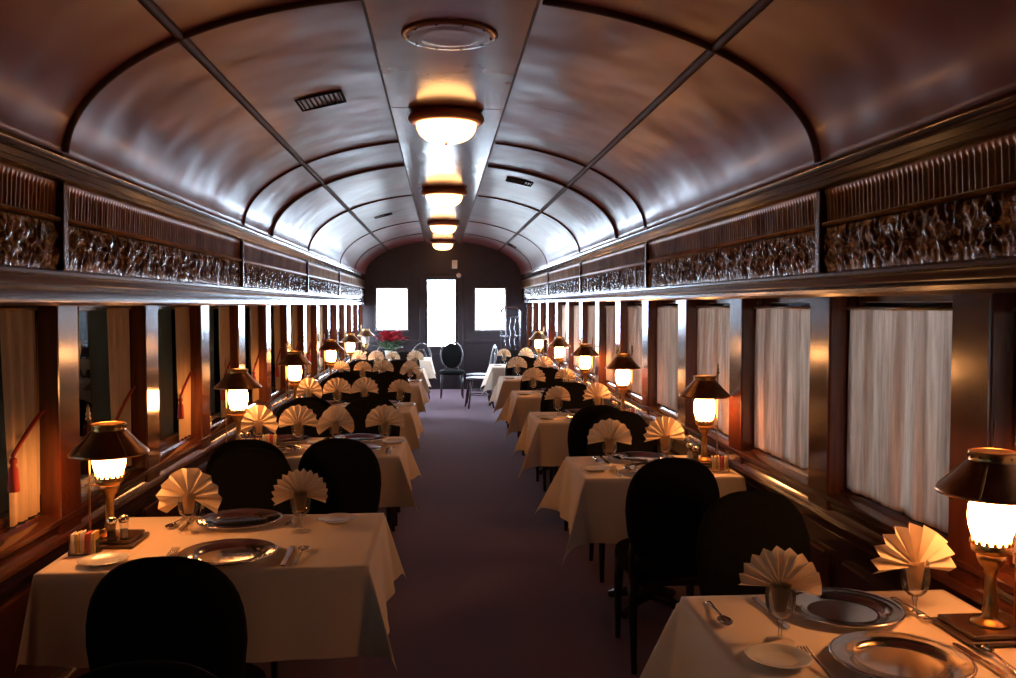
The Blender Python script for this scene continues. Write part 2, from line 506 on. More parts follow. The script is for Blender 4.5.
# the end door with its tall glass
d = structure(empty('door_1', (0.0075, Y1 + .02, 0)))
m = MB(); w = .2675
m.box(-w, w, 0, .05, 0, .80); m.box(-w, -w + .012, 0, .05, .80, 2.03); m.box(w - .012, w, 0, .05, .80, 2.03); m.box(-w + .012, w - .012, 0, .05, 2.012, 2.03)
m.box(-w + .012, w - .012, 0.005, .04, 1.545, 1.565)
m.build('door_leaf', DARKWALL, d, bevel=.004)
MB().box(-w + .012, w - .012, .02, .026, .80, 1.545).build('door_glass', GLASS, d)
MB().box(-w + .012, w - .012, .02, .026, 1.565, 2.012).build('door_glass', GLASS, d)
MB().box(-w + .06, w - .06, -.012, .002, .18, .66).build('door_panel', DARKWALL, d, bevel=.01)
hd = MB().tube([(w - .05, -.002, .98), (w - .05, -.05, .98), (w - .05, -.055, .97), (w - .14, -.055, .97)], .009, 8)
hd.build('door_handle', BRASS, d, smooth=True)
m = MB()
for (a, b, c0, c1) in ((-.40, -.30, 0, 2.13), (.31, .41, 0, 2.13), (-.30, .31, 2.06, 2.13)):
    m.box(a, b, Y1 - .02, Y1, c0, c1)
trim(m, DARKWALL, bevel=.006)
for a, b in ((-1.35, -.40), (.41, 1.45)): trim(MB().box(a, b, Y1 - .018, Y1, .86, .92), DARKWALL, bevel=.006)

# ------------------------------------------------------------------ side windows: sash + glass
def side_window(s, xo, ya, yb, zb, zt):
    wn[0] += 1
    e = structure(empty('window_%d' % wn[0], (xo, (ya + yb) / 2, zb)))
    a = (yb - ya) / 2; h = zt - zb
    f = MB(); w = .028
    xa, xb = sorted((0, s * .04))
    f.box(xa, xb, -a, -a + w, 0, h); f.box(xa, xb, a - w, a, 0, h)
    f.box(xa, xb, -a + w, a - w, 0, w + .01); f.box(xa, xb, -a + w, a - w, h - w, h)
    f.build('window_frame', WOOD, e, bevel=.004)
    xa, xb = sorted((s * .018, s * .023))
    MB().box(xa, xb, -a + w, a - w, w + .01, h - w).build('window_pane', GLASS, e)
    return e
LW = []; RW = []
for lst, posts, s, xp, zb, zt in ((LW, LPOST, -1, XL, LB, LT), (RW, RPOST, 1, XR, RB, RT)):
    for a, b in zip(posts[:-1], posts[1:]):
        ya, yb = a + PW, min(b, Y1 - .02)
        if yb - ya < .3: continue
        side_window(s, xp + s * .10, ya, yb, zb, zt)
        lst.append((ya, yb))

ORD = ['first', 'second', 'third', 'fourth', 'fifth', 'sixth', 'seventh', 'eighth', 'ninth', 'tenth', 'eleventh', 'twelfth', 'thirteenth']

# sheer curtains, sill side of the narrow tables --------------------------
def sheer(ya, yb, zb, zt, seed):
    rnd = random.Random(seed)
    e = empty('sheer_curtain', (GR, (ya + yb) / 2, zb + .008))
    a = (yb - ya) / 2 - .004; h = zt - zb - .03
    ks = [(rnd.uniform(.6, 1.2), rnd.uniform(0, 6.3), rnd.choice([9, 11, 14, 17, 23])) for _ in range(4)]
    def fn(u, v):
        y = -a + 2 * a * u
        d = sum(k[0] * sin(k[2] * u * 2.6 + k[1] + .5 * v * sin(k[1])) for k in ks) * .0042
        d += .003 * sin(70 * u + 2 * sin(3 * v + ks[0][1]))
        return (d, y, h * v)
    MB().grid(110, 8, fn).build('curtain_panel', SHEER, e, smooth=True)
    MB().tube([(0, -a, h + .004), (0, a, h + .004)], .006, 8).build('curtain_rod', BRASS, e, smooth=True)
    return e
vis = [w for w in RW if w[1] > 1.9 and w[0] < 11.3]
for i, (ya, yb) in enumerate([w for w in RW if w[0] < 11.3]):
    if yb < 0.2: lab = None
    e = sheer(ya, yb, RB, RT - .03, 40 + i)
    n = i - (len([w for w in RW if w[0] < 11.3]) - len(vis))
    if n >= 0:
        lab = 'gathered sheer white curtain filling the %s window from the camera, narrow-table side' % ORD[n]
    else:
        lab = 'sheer white curtain behind the camera, window %s before the nearest narrow table' % ORD[-n]
    tag(e, lab, 'curtain', 'sheer curtains in the windows')

# tied tan curtains, the wide tables' side --------------------------------
def tied(yf, dirn, w, zb, zt, seed, tie=True):
    """yf: the window jamb the curtain hangs against; dirn: towards the window's middle"""
    rnd = random.Random(seed)
    e = empty('tied_curtain', (GL, yf, zb + .006))
    h = zt - zb - .025
    p0 = rnd.uniform(0, 6)
    def fn(u, v):
        ww = w * (0.80 + 0.20 * v ** 1.3 + .03 * math.exp(-((v - .0) / .12) ** 2))
        y = dirn * (.006 + ww * u)
        d = .007 * sin(u * 19 + p0) + .004 * sin(u * 41 + 3 * v)
        return (d, y, h * v)
    MB().grid(44, 12, fn).build('curtain_panel', TAN, e, smooth=True)
    MB().tube([(0, 0, h + .003), (0, dirn * w * 1.02, h + .003)], .006, 8).build('curtain_rod', BRASS, e, smooth=True)
    if tie:
        t = MB()
        pts = []
        for i in range(13):
            u = i / 12
            pts.append((.016, dirn * (.004 + .88 * w * u), h * (.50 - .17 * u ** 1.2)))
        t.tube(pts, .007, 8)
        t.build('tieback', RED, e, smooth=True)
        q = pts[-1]
        t2 = MB()
        t2.lathe([(.001, .0), (.012, -.008), (.013, -.022), (.008, -.030), (.015, -.045), (.019, -.12), (.017, -.122), (0, -.12)], 14, (q[0] + .002, q[1], q[2]))
        t2.build('tassel', RED, e, smooth=True)
    return e
lw = [w for w in LW if w[0] < 10.4]
nb = len([w for w in lw if w[1] < 2.4])
for i, (ya, yb) in enumerate(lw):
    far = tied(yb, -1, .27, LB, LT, 90 + i)
    near = tied(ya, 1, .17, LB, LT, 190 + i, tie=False)
    n = i - nb
    if n >= 0:
        tag(far, 'tan curtain with red tieback at the far jamb, %s window from camera, wide-table side' % ORD[n], 'curtain', 'tan curtains with tiebacks')
        tag(near, 'narrow tan curtain without tieback at near jamb, %s window from camera, wide-table side' % ORD[n], 'curtain', 'narrow tan curtains')
    else:
        tag(far, 'tan curtain with red tieback at far jamb, window %s back from the camera, wide-table side' % ORD[-n - 1], 'curtain', 'tan curtains with tiebacks')
        tag(near, 'narrow tan curtain at near jamb, window %s back from the camera, wide-table side' % ORD[-n - 1], 'curtain', 'narrow tan curtains')

# ------------------------------------------------------------------ ceiling fittings
def dome(y, i):
    e = empty('ceiling_light', (0.035, y, STOP - .018))
    MB().lathe([(.195, 0), (.212, -.004), (.222, -.014), (.228, -.026), (.228, -.040), (.220, -.052), (.205, -.062), (.190, -.066), (.180, -.058), (.18, 0)], 48).build('rim', DOMERIM, e, smooth=True)
    pr = [(.181, -.062)]
    for k in range(1, 13):
        a = PI / 2 * k / 12
        pr.append((.181 * cos(a) ** .62 if k < 12 else 0.0, -.062 - .110 * sin(a)))
    MB().lathe(pr[::-1], 40).build('glass_dome', DOMEGLOW, e, smooth=True)
    MB().lathe([(0, -.188), (.009, -.185), (.011, -.179), (.006, -.173), (.006, -.164)], 12).build('finial', DOMERIM, e, smooth=True)
    tag(e, 'lit round glass dome light with copper rim, %s beyond the round cover plate' % ORD[i], 'ceiling light', 'dome lights on the ceiling centre board')
for i, y in enumerate((5.34, 8.80, 12.2, 15.75)): dome(y, i)
# round medallion plate without a lamp
e = empty('ceiling_medallion', (0.04, 3.79, STOP - .018))
MB().lathe([(0, -.014), (.10, -.014), (.115, -.0145), (.13, -.013), (.165, -.012), (.185, -.013), (.198, -.010), (.205, -.004), (.205, 0)], 48).build('plate', STRIP, e, smooth=True)
for k in range(10):
    a = 2 * PI * k / 10
    MB().lathe([(0, -.017), (.005, -.0155), (.006, -.012)], 8, (.175 * cos(a), .175 * sin(a), 0)).build('screw_head', VENT, e, smooth=True)
tag(e, 'round painted cover plate on the ceiling nearer than the first dome light', 'ceiling plate')

def vent(x, y, w, l, label, slats=9, open_=0.0):
    t = math.asin((x - XC) / HALF) / (PI / 2)
    ax, az = arch(t)
    e = empty('ceiling_vent', (ax, y, az))
    slope = math.atan2(-(STOP - SPRING) * sin(PI / 2 * t), HALF * cos(PI / 2 * t))
    e.rotation_euler = (0, -slope, 0)
    f = MB()
    f.box(-w / 2, w / 2, -l / 2, -l / 2 + .012, -.020, -.006); f.box(-w / 2, w / 2, l / 2 - .012, l / 2, -.020, -.006)
    f.box(-w / 2, -w / 2 + .012, -l / 2 + .012, l / 2 - .012, -.020, -.006); f.box(w / 2 - .012, w / 2, -l / 2 + .012, l / 2 - .012, -.020, -.006)
    f.build('vent_frame', VENT, e)
    MB().box(-w / 2 + .01, w / 2 - .01, -l / 2 + .01, l / 2 - .01, -.010, .004).build('vent_backing', VENT, e)
    s = MB()
    for k in range(slats):
        xx = -w / 2 + .012 + (w - .024) * (k + .5) / slats
        s.box(xx - .004, xx + .004, -l / 2 + .012, l / 2 - .012, -.018, -.010)
    s.build('vent_grille', VENT, e)
    tag(e, label, 'vent')
vent(-.645, 4.86, .25, .26, 'large slatted vent in the vault over the second wide table')
vent(.71, 7.95, .24, .24, 'slatted vent in the vault above the narrow tables between first and second dome lights')
vent(-.70, 10.85, .22, .18, 'small slatted vent far along the vault above the wide tables', 6)
vent(1.15, 14.2, .15, .25, 'small dark vent low in the vault above the chrome rack', 5)
e = empty('alarm_box', (.255, Y1, 2.245))
MB().box(-.05, .05, -.06, 0, 0, .155).build('housing', WHITEP, e, bevel=.01)
MB().box(-.03, .03, -.064, -.058, .09, .13).build('lens', GOBLET, e)
tag(e, 'small white box mounted on the end wall above the door', 'alarm box')
e = empty('smoke_detector', (.33, Y1, 2.12))
MB().lathe([(.001, 0), (.045, 0), (.045, .02), (.03, .035), (.0, .035)], 20).build('housing', WHITEP, e, smooth=True).rotation_euler = (PI / 2, 0, 0)
tag(e, 'tiny white sensor on the end wall just under the white box', 'sensor')

# ------------------------------------------------------------------ furniture prototypes
TH = 0.74
def make_chair():
    e = empty('dining_chair')
    def fs(x, y, z): return (x * (1 - .10 * (y < 0) * abs(y) / .22), y, z + .012 * (1 - (x / .23) ** 2))
    MB().sup((0, 0, .425), (.203, .215, .05), .55, .55, 32, 12, fn=fs).build('seat', BLACKCLOTH, e, smooth=True)
    def fb(x, y, z):
        # rounded-top padded back, slightly dished and reclined
        yy = y + .10 * (x * x) / .05 * .12
        yy -= .16 * (z + .22) * .55
        w = 1.0 - .10 * max(0, -z / .22)
        return (x * w, yy, z)
    # sup with its thin axis on y: build in x-z outline
    m = MB()
    n1, n2 = 40, 10
    vs = []; fsx = []
    for j in range(n2 + 1):
        ph = -PI / 2 + PI * j / n2
        rr = cos(ph) ** .5 if abs(cos(ph)) > 1e-9 else 0
        for i in range(n1):
            a = 2 * PI * i / n1
            ca, sa = cos(a), sin(a)
            ex = .80 if sa > 0 else .55
            x = .205 * math.copysign(abs(ca) ** ex, ca) * rr
            z = .235 * math.copysign(abs(sa) ** ex, sa) * rr
            y = .038 * math.copysign(abs(sin(ph)) ** .8, sin(ph))
            p = fb(x, y, z)
            vs.append((p[0], p[1] - .20, p[2] + .69))
    for j in range(n2):
        for i in range(n1):
            k = (i + 1) % n1
            fsx.append((j * n1 + i, j * n1 + k, (j + 1) * n1 + k, (j + 1) * n1 + i))
    m.add(vs, fsx)
    m.build('backrest', BLACKCLOTH, e, smooth=True)
    for sx in (-1, 1):
        MB().tube([(sx * .17, -.185, .40), (sx * .172, -.192, .50), (sx * .165, -.205, .62)], [.016, .015, .013], 8).build('back_post', BLACKWOOD, e, smooth=True)
        MB().tube([(sx * .168, .165, .40), (sx * .170, .168, .30), (sx * .172, .172, .12), (sx * .172, .172, .0)], [.024, .022, .015, .013], 10).build('leg', BLACKWOOD, e, smooth=True)
        MB().tube([(sx * .165, -.175, .40), (sx * .166, -.19, .28), (sx * .168, -.225, .12), (sx * .17, -.25, .0)], [.023, .021, .015, .013], 10).build('leg', BLACKWOOD, e, smooth=True)
    MB().box(-.165, .165, -.16, .16, .345, .39).build('seat_frame', BLACKWOOD, e, bevel=.01)
    return e

def make_bentwood():
    e = empty('bentwood_chair')
    MB().lathe([(0, .435), (.18, .435), (.20, .442), (.205, .452), (.20, .462), (.18, .464), (.15, .458), (0, .455)], 32).build('seat', BENT, e, smooth=True)
    def hoop(w, h, r, y0):
        pts = []
        for i in range(25):
            a = PI * i / 24
            z = .46 + h * sin(a) ** .75
            pts.append((w * cos(a) * (1 + .15 * sin(a)), y0 - .10 * (z - .46) / .45, z))
        return MB().tube(pts, r, 8)
    hoop(.185, .46, .015, -.165).build('back_hoop', BENT, e, smooth=True)
    hoop(.11, .36, .011, -.165).build('inner_hoop', BENT, e, smooth=True)
    for sx in (-1, 1):
        MB().tube([(sx * .12, .13, .44), (sx * .15, .165, .2), (sx * .165, .19, 0)], [.017, .015, .011], 8).build('leg', BENT, e, smooth=True)
        MB().tube([(sx * .13, -.13, .44), (sx * .15, -.165, .2), (sx * .16, -.20, 0)], [.017, .015, .011], 8).build('leg', BENT, e, smooth=True)
    ring = [(.14 * cos(2 * PI * i / 24), .14 * sin(2 * PI * i / 24), .20) for i in range(24)]
    MB().tube(ring, .009, 6, closed=True).build('leg_ring', BENT, e, smooth=True)
    return e

def make_oval_chair():
    e = empty('oval_back_chair')
    MB().sup((0, 0, .43), (.22, .21, .045), .6, .6, 28, 10).build('seat', BLACKCLOTH, e, smooth=True)
    pts = [(.19 * cos(2 * PI * i / 32), -.19 - .12 * (.23 * sin(2 * PI * i / 32)), .70 + .235 * sin(2 * PI * i / 32)) for i in range(32)]
    MB().tube(pts, .014, 8, closed=True).build('back_frame', BENT, e, smooth=True)
    vs = []; fs = []
    m = MB()
    m.sup((0, -.19, .70), (.17, .022, .215), 1.0, 1.0, 28, 14)
    m.build('back_pad', BLACKCLOTH, e, smooth=True)
    for sx in (-1, 1):
        MB().tube([(sx * .10, -.165, .52), (sx * .13, -.17, .42)], .014, 8).build('back_post', BENT, e, smooth=True)
        MB().tube([(sx * .17, .15, .40), (sx * .18, .16, .2), (sx * .185, .165, 0)], [.02, .016, .012], 8).build('leg', BENT, e, smooth=True)
        MB().tube([(sx * .16, -.15, .40), (sx * .17, -.18, .2), (sx * .175, -.21, 0)], [.02, .016, .012], 8).build('leg', BENT, e, smooth=True)
    return e

def make_table(hx, hy):
    e = empty('dining_table')
    MB().box(-hx, hx, -hy, hy, TH - .035, TH - .006).build('tabletop', BLACKWOOD, e, bevel=.008)
    MB().lathe([(.05, .06), (.045, .10), (.034, .16), (.032, .55), (.045, .66), (.09, TH - .036)], 20).build('pedestal', BLACKWOOD, e, smooth=True)
    b = MB()
    for k in range(4):
        a = PI / 4 + k * PI / 2
        b.tube([(.0, .0, .075), (.12 * cos(a), .12 * sin(a), .065), (.24 * cos(a), .24 * sin(a), .022)], [.03, .026, .02], 8)
    b.build('base', BLACKWOOD, e, smooth=True)
    return e

def cloth(hx, hy, drop, seed, mat=LINEN, tip=1.0, wall=0):
    """square cloth laid over a rectangular top: skirts with soft folds, corners hang as cones"""
    rnd = random.Random(seed)
    ph = [rnd.uniform(0, 6.28) for _ in range(8)]
    R = .012
    def axis(h, n_in, n_out):
        out = [-(h + drop * (1 - i / n_out)) for i in range(n_out)]
        inn = [-h + 2 * h * i / n_in for i in range(n_in + 1)]
        return out + inn + [h + drop * (i + 1) / n_out for i in range(n_out)]
    U = axis(hx, 40, 16); V = axis(hy, 32, 16)
    def place(u, v):
        ex = max(0.0, abs(u) - hx); ey = max(0.0, abs(v) - hy)
        sx, sy = math.copysign(1, u), math.copysign(1, v)
        bx = max(-hx, min(hx, u)); by = max(-hy, min(hy, v))
        if ex == 0 and ey == 0:
            return (u, v, .0015 * noise.noise(Vector((u * 5, v * 5, seed))))
        r = math.hypot(ex, ey)
        t = r / drop
        soft = min(1.0, r / .02)
        if ex > 0 and ey > 0:
            f = math.atan2(ey, ex)
            out = .035 * t + .004
            diag = r * ((.43 if tip > .9 else .26) + .07 * sin(ph[int(sx > 0) + 2 * int(sy > 0)])) * sin(2 * f)
            if sx == wall: diag *= .35; out *= .5
            cx = bx + sx * (out * cos(f) + diag * .72 * (1 - .25 * sin(f)))
            cy = by + sy * (out * sin(f) + diag * .72 * (1 - .25 * cos(f)))
            # a tuck on either side of the cone
            tuck = .008 * t * sin(4 * f)
            cx -= sx * tuck * sin(f); cy += sy * tuck * cos(f)
            z = -math.sqrt(max(0, r * r - (diag * .95) ** 2)) * (1 - (1 - tip) * sin(2 * f) ** 2)
            return (cx, cy, z - .004 * (1 - soft))
        if ex > 0:
            s = by / hy
            k = ph[4] if sx > 0 else ph[5]
            wave = .013 * t * sin(s * 5.2 + k) * (1 - s * s * .7) + .006 * t * sin(s * 11 + 2 * k)
            fl = .008 if sx == wall else .035
            return (bx + sx * (fl * t + .004 + wave * (.5 if sx == wall else 1)), by + .01 * t * sin(s * 6 + k) * (1 - s * s), -r)
        s = bx / hx
        k = ph[6] if sy > 0 else ph[7]
        wave = .013 * t * sin(s * 6.2 + k) * (1 - s * s * .7) + .006 * t * sin(s * 13 + 2 * k)
        return (bx + .01 * t * sin(s * 7 + k) * (1 - s * s), by + sy * (.035 * t + .004 + wave), -r)
    nu, nv = len(U) - 1, len(V) - 1
    m = MB()
    m.grid(nu, nv, lambda a, b: place(U[round(a * nu)], V[round(b * nv)]))
    return m.build('tablecloth', mat, smooth=True)

def make_charger():
    R = .157
    pr = [(0, .004), (.085, .004), (.096, .006), (.103, .010), (.108, .014), (.135, .017), (.148, .020), (.153, .0215), (R, .019), (R - .004, .014),
          (.110, .009), (.10, .002), (.09, 0), (0, 0)]
    m = MB().lathe(pr, 64, wob=lambda a, z: .006 * cos(24 * a) if z > .0185 else 0)
    return m.build('charger_plate', SILVER, smooth=True)

def make_bread():
    pr = [(0, .004), (.04, .004), (.046, .006), (.052, .010), (.070, .013), (.074, .0145), (.076, .013), (.055, .006), (.045, .0), (0, 0)]
    return MB().lathe(pr, 40).build('bread_plate', CHINA, smooth=True)

def make_goblet():
    e = empty('water_goblet')
    MB().surf([(.036, .001), (.030, .003), (.018, .006), (.007, .012), (.0045, .020), (.0045, .040), (.008, .047), (.0065, .053), (.002, .055)], 24).build('stem', GOBLET, e, smooth=True)
    MB().surf([(.003, .053), (.018, .058), (.030, .071), (.036, .092), (.037, .112), (.034, .140), (.0332, .150)], 28).build('bowl', GOBLET, e, smooth=True)
    return e

def make_napkin(kind, seed):
    """pleated fan of linen standing in a goblet (origin = table top under the goblet)"""
    rnd = random.Random(seed)
    m = MB()
    if kind == 'wide':   a0, a1, n, amp, r0 = -1.78, 1.78, 10, .018, .120
    elif kind == 'drop': a0, a1, n, amp, r0 = -2.2, 2.2, 9, .016, .108
    elif kind == 'spiky': a0, a1, n, amp, r0 = -1.95, 1.98, 15, .011, .098
    else:                a0, a1, n, amp, r0 = -1.62, 1.80, 11, .017, .104
    nr = 10
    hub = .134
    cols = n * 4
    def saw(u): return abs(((u * n) % 1.0) * 2 - 1) * 2 - 1
    def trunk(u, v):
        w = .015 + .012 * v
        return (w * (2 * u - 1), saw(u) * (.009 + .006 * v) * (1 - .5 * abs(2 * u - 1)), .072 + (hub + .012 - .072) * v)
    def fan(u, v):
        th = a0 + (a1 - a0) * u
        sw = saw(u)
        if kind == 'spiky': edge = 1 + .05 * sw
        elif kind == 'drop': edge = 1 + .08 * cos(3 * th)
        else: edge = 1 - .04 * abs(th) + .022 * sw
        q = .04 + .96 * v
        rr = r0 * edge * q
        x = rr * sin(th); z = rr * cos(th) * (.90 if cos(th) > 0 else 1.0)
        wing = max(0.0, abs(th) - 1.2)
        py = sw * (.006 + amp * q * .6) + (.026 * q * sin(th * 1.5) if kind == 'drop' else .016 * q * cos(th)) + .012 * wing * q
        return (x, py, hub + z)
    m.grid(cols, 6, trunk)
    m.grid(cols, nr, fan)
    return m.build('fan_napkin', NAPKIN, smooth=True, angle=0.5)

def flat_piece(m, outline, z0, th, warp):
    n = len(outline)
    vs = [(x, y, warp(x, y) + z0) for x, y in outline] + [(x, y, warp(x, y) + z0 + th) for x, y in outline]
    fs = [(i, (i + 1) % n, n + (i + 1) % n, n + i) for i in range(n)] + [tuple(range(n - 1, -1, -1)), tuple(range(n, 2 * n))]
    m.add(vs, fs)
def ribbon(m, secs, th, dish=0.0):
    """secs: (y, half width, z centre); a strip with thickness"""
    n = len(secs); vs = []; fs = []
    K = 5
    for (y, w, z) in secs:
        for k in range(K):
            q = -1 + 2 * k / (K - 1)
            vs.append((w * q, y, z + th + dish * w * (q * q) * 1.0))
        for k in range(K):
            q = 1 - 2 * k / (K - 1)
            vs.append((w * q, y, z + dish * w * (q * q)))
    M = 2 * K
    for i in range(n - 1):
        for k in range(M):
            k2 = (k + 1) % M
            fs.append((i * M + k, i * M + k2, (i + 1) * M + k2, (i + 1) * M + k))
    fs.append(tuple(range(M - 1, -1, -1))); fs.append(tuple((n - 1) * M + k for k in range(M)))
    m.add(vs, fs)
def make_spoon():
    m = MB()
    ribbon(m, [(-.10, .006, .001), (-.09, .0085, .001), (-.05, .006, .003), (-.01, .0038, .007), (.025, .003, .010), (.038, .004, .009)], .0022)
    ribbon(m, [(.036, .004, .009), (.045, .012, .006), (.058, .0185, .003), (.074, .020, .002), (.088, .016, .003), (.097, .008, .005), (.100, .003, .006)], .0018, .35)
    return m.build('soup_spoon', STEEL, smooth=True)
def make_knife():
    m = MB()
    ribbon(m, [(-.115, .006, .001), (-.105, .0085, .001), (-.05, .0075, .001), (0.0, .0060, .001), (.006, .0045, .001)], .006)
    ribbon(m, [(.004, .0065, .002), (.02, .0095, .002), (.08, .0105, .002), (.108, .008, .002), (.118, .002, .002)], .0016)
    return m.build('dinner_knife', STEEL, smooth=True, angle=.8)
def make_fork():
    m = MB()
    ribbon(m, [(-.10, .006, .001), (-.09, .0085, .001), (-.05, .006, .003), (-.01, .0038, .007), (.028, .0032, .010), (.038, .006, .009), (.048, .0125, .006), (.060, .0130, .004)], .0022)
    for k in range(4):
        x = -.0109 + k * .00727
        mm = MB(); ribbon(mm, [(.058, .0021, .004), (.08, .0019, .0045), (.098, .0016, .008), (.103, .0006, .009)], .0018)
        m.add([(p[0] + x, p[1], p[2]) for p in mm.v], mm.f)
    return m.build('dinner_fork', STEEL, smooth=True)

def make_shaker(fill, name):
    e = empty(name)
    MB().lathe([(.017, 0), (.018, .003), (.017, .012), (.0145, .03), (.0150, .052), (.014, .056)], 8).build('body', GOBLET, e, smooth=False)
    MB().lathe([(.0145, .002), (.0140, .012), (.0120, .034), (0, .034)], 8).build('contents', fill, e)
    MB().lathe([(.0160, .056), (.0165, .066), (.015, .074), (.008, .080), (0, .081)], 16).build('cap', STEEL, e, smooth=True)
    return e

def make_sugar(seed):
    rnd = random.Random(seed)
    e = empty('sugar_caddy')
    m = MB()
    m.box(-.045, .045, -.032, .032, 0, .005)
    for (a, b, c0, d) in ((-.045, -.042, -.032, .032), (.042, .045, -.032, .032)): m.box(a, b, c0, d, .005, .05)
    m.box(-.042, .042, -.032, -.029, .005, .05); m.box(-.042, .042, .029, .032, .005, .05)
    m.build('glass_box', GOBLET, e)
    cols = [PACKW, PACKW, PACKY, PACKW, PACKR, PACKR, PACKW, PACKY]
    for i, mt in enumerate(cols):
        x = -.036 + i * .0103
        l = rnd.uniform(-.12, .16)
        pk = MB().box(-.0022, .0022, -.025, .025, 0, .062 + rnd.uniform(-.004, .006)).build('sugar_packet', mt, e)
        pk.location = (x, rnd.uniform(-.002, .002), .006); pk.rotation_euler = (0, l * .4, 0)
    return e

def make_lamp(shade_z=0.0, lit=True):
    """table lamp: square base, slim font, lit chimney under a conical metal shade, side rod with finial (+x side)"""
    e = empty('table_lamp')
    b = MB()
    b.box(-.104, .104, -.092, .092, 0, .012); b.box(-.092, .092, -.080, .080, .012, .024)
    b.build('base', BASEM, e, bevel=.004)
    MB().lathe([(.045, .024), (.043, .030), (.022, .036), (.016, .046), (.019, .058), (.015, .070), (.0135, .145), (.017, .165), (.026, .175), (.033, .190), (.034, .203), (.028, .209)], 24).build('stem', BRASS, e, smooth=True)
    g = MB().surf([(.036, .203), (.046, .211), (.047, .221), (.045, .230)], 32)
    for k in range(16):
        a = 2 * PI * k / 16
        g.lathe([(0, -.006), (.005, -.003), (.0055, .002), (.003, .007), (0, .008)], 8, (.0455 * cos(a), .0455 * sin(a), .232))
    g.build('gallery', BRASS, e, smooth=True)
    MB().lathe([(.034, .213), (.040, .225), (.046, .248), (.053, .272), (.056, .298), (.054, .322), (.046, .346), (.030, .368), (.028, .386)], 24).build('chimney', LAMPGLOW if lit else FROST, e, smooth=True)
    z0 = .354 + shade_z
    sh = MB().surf([(.129, z0), (.131, z0 + .005), (.127, z0 + .010), (.100, z0 + .036), (.074, z0 + .064), (.060, z0 + .080), (.057, z0 + .084)], 40)
    s = sh.build('shade', COPPER, e, smooth=True, thick=.002)
    cr = MB().surf([(.057, z0 + .083), (.055, z0 + .088), (.0555, z0 + .102), (.058, z0 + .106), (.054, z0 + .108)], 40)
    for k in range(14):
        a = 2 * PI * k / 14
        cr.lathe([(0, -.004), (.004, -.002), (.004, .002), (0, .004)], 8, (.0565 * cos(a), .0565 * sin(a), z0 + .095))
    cr.build('shade_collar', BRASS, e, smooth=True)
    MB().lathe([(0, 0), (.054, 0), (.054, .003), (0, .003)], 32, (0, 0, z0 + .103)).build('top_disc', TOPDISC, e, smooth=False)
    for k in range(4):
        a = PI / 4 + k * PI / 2
        rb = [(.132, z0 + .002), (.128, z0 + .012), (.101, z0 + .038), (.075, z0 + .066), (.060, z0 + .082)]
        MB().tube([(r * cos(a), r * sin(a), z) for r, z in rb], .0028, 6).build('shade_rib', BRASS, s, smooth=True)
    rd = MB().tube([(.068, 0, .020), (.068, 0, .30), (.068, 0, z0 + .126)], .0035, 8)
    rd.tube([(.068, 0, z0 + .111), (.056, 0, z0 + .104)], .004, 6)
    rd.tube([(.068, 0, .20), (.032, 0, .20)], .003, 6)
    rd.build('side_rod', BRASS, e, smooth=True)
    MB().lathe([(0, .0), (.009, .004), (.010, .010), (.005, .016), (.008, .022), (.0085, .028), (.004, .034), (.006, .040), (.0065, .046), (.003, .052), (0, .062)], 14, (.068, 0, z0 + .116)).build('finial', BRASS, e, smooth=True)
    return e

# ------------------------------------------------------------------ tables and what stands on them
LT_ = [(2.78, 3.52), (4.84, 5.57), (6.79, 7.53), (9.10, 9.84), (11.05, 11.78), (13.30, 14.04)]
RT_ = [(1.77, 2.44), (4.12, 4.76), (6.13, 6.77), (7.85, 8.49), (9.61, 10.25), (11.71, 12.35)]
LX = (-1.26, -.225)
RX = (.675, 1.465)

protos = {}
def P0(key, maker):
    if key not in protos: protos[key] = [maker(), False]
    return protos[key]
def inst(key, maker, loc, rz=0.0, name=None, sc_=None):
    pr = P0(key, maker)
    if not pr[1]:
        pr[1] = True; o = pr[0]
    else:
        o = copy_tree(pr[0])
    o.location = loc; o.rotation_euler = (0, 0, rz)
    if sc_: o.scale = (sc_,) * 3
    return o
def chair(x, y, rz, label, group='black upholstered dining chairs'):
    tag(inst('chair', make_chair, (x, y, 0), rz), label, 'chair', group)

def which(side, i):
    kind = 'wide' if side < 0 else 'narrow'
    return ('nearest %s table' % kind) if i == 0 else ('%s %s table' % (ORD[i], kind))

def setting(px, py, far, tbl, seat, glass=(.17, .20), bread=(-.22, .06), cutlery=2, kind='wide', nrz=0.0, spoon_dx=.235):
    """px,py: charger centre; far = diner sits beyond the table, facing the camera"""
    s = -1 if far else 1
    rz = PI if far else 0
    at = lambda dx, dy: (px + s * dx, py + s * dy, TH + .002)
    desc = seat + ', ' + tbl if seat else tbl
    tag(inst('charger', make_charger, at(0, 0), rz), 'round silver charger plate at ' + desc, 'plate', 'silver charger plates')
    if bread: tag(inst('bread', make_bread, at(*bread), rz), 'small white bread plate at ' + desc, 'plate', 'bread plates')
    tag(inst('goblet', make_goblet, at(*glass), rz), 'stemmed clear goblet at ' + desc, 'goblet', 'water goblets')
    n = inst('napkin_' + kind, lambda: make_napkin(kind, 5), at(*glass), nrz)
    look = {'wide': 'cream napkin folded as a broad fan', 'drop': 'cream napkin fan with drooping lobes', 'spiky': 'cream napkin in a tight spiky fan',
            'half': 'cream napkin fan with narrow spread'}[kind]
    tag(n, look + ' at ' + desc, 'napkin', 'fan-folded napkins')
    if cutlery >= 1:
        tag(inst('knife', make_knife, at(.195, -.01), rz + .03), 'silver knife beside the charger at ' + desc, 'knife', 'table knives')
        tag(inst('spoon', make_spoon, at(spoon_dx, -.01), rz - .04), 'silver spoon beside the knife at ' + desc, 'spoon', 'table spoons')
    if cutlery >= 2:
        tag(inst('fork', make_fork, at(-.195, -.005), rz), 'silver fork beside the charger at ' + desc, 'fork', 'table forks')

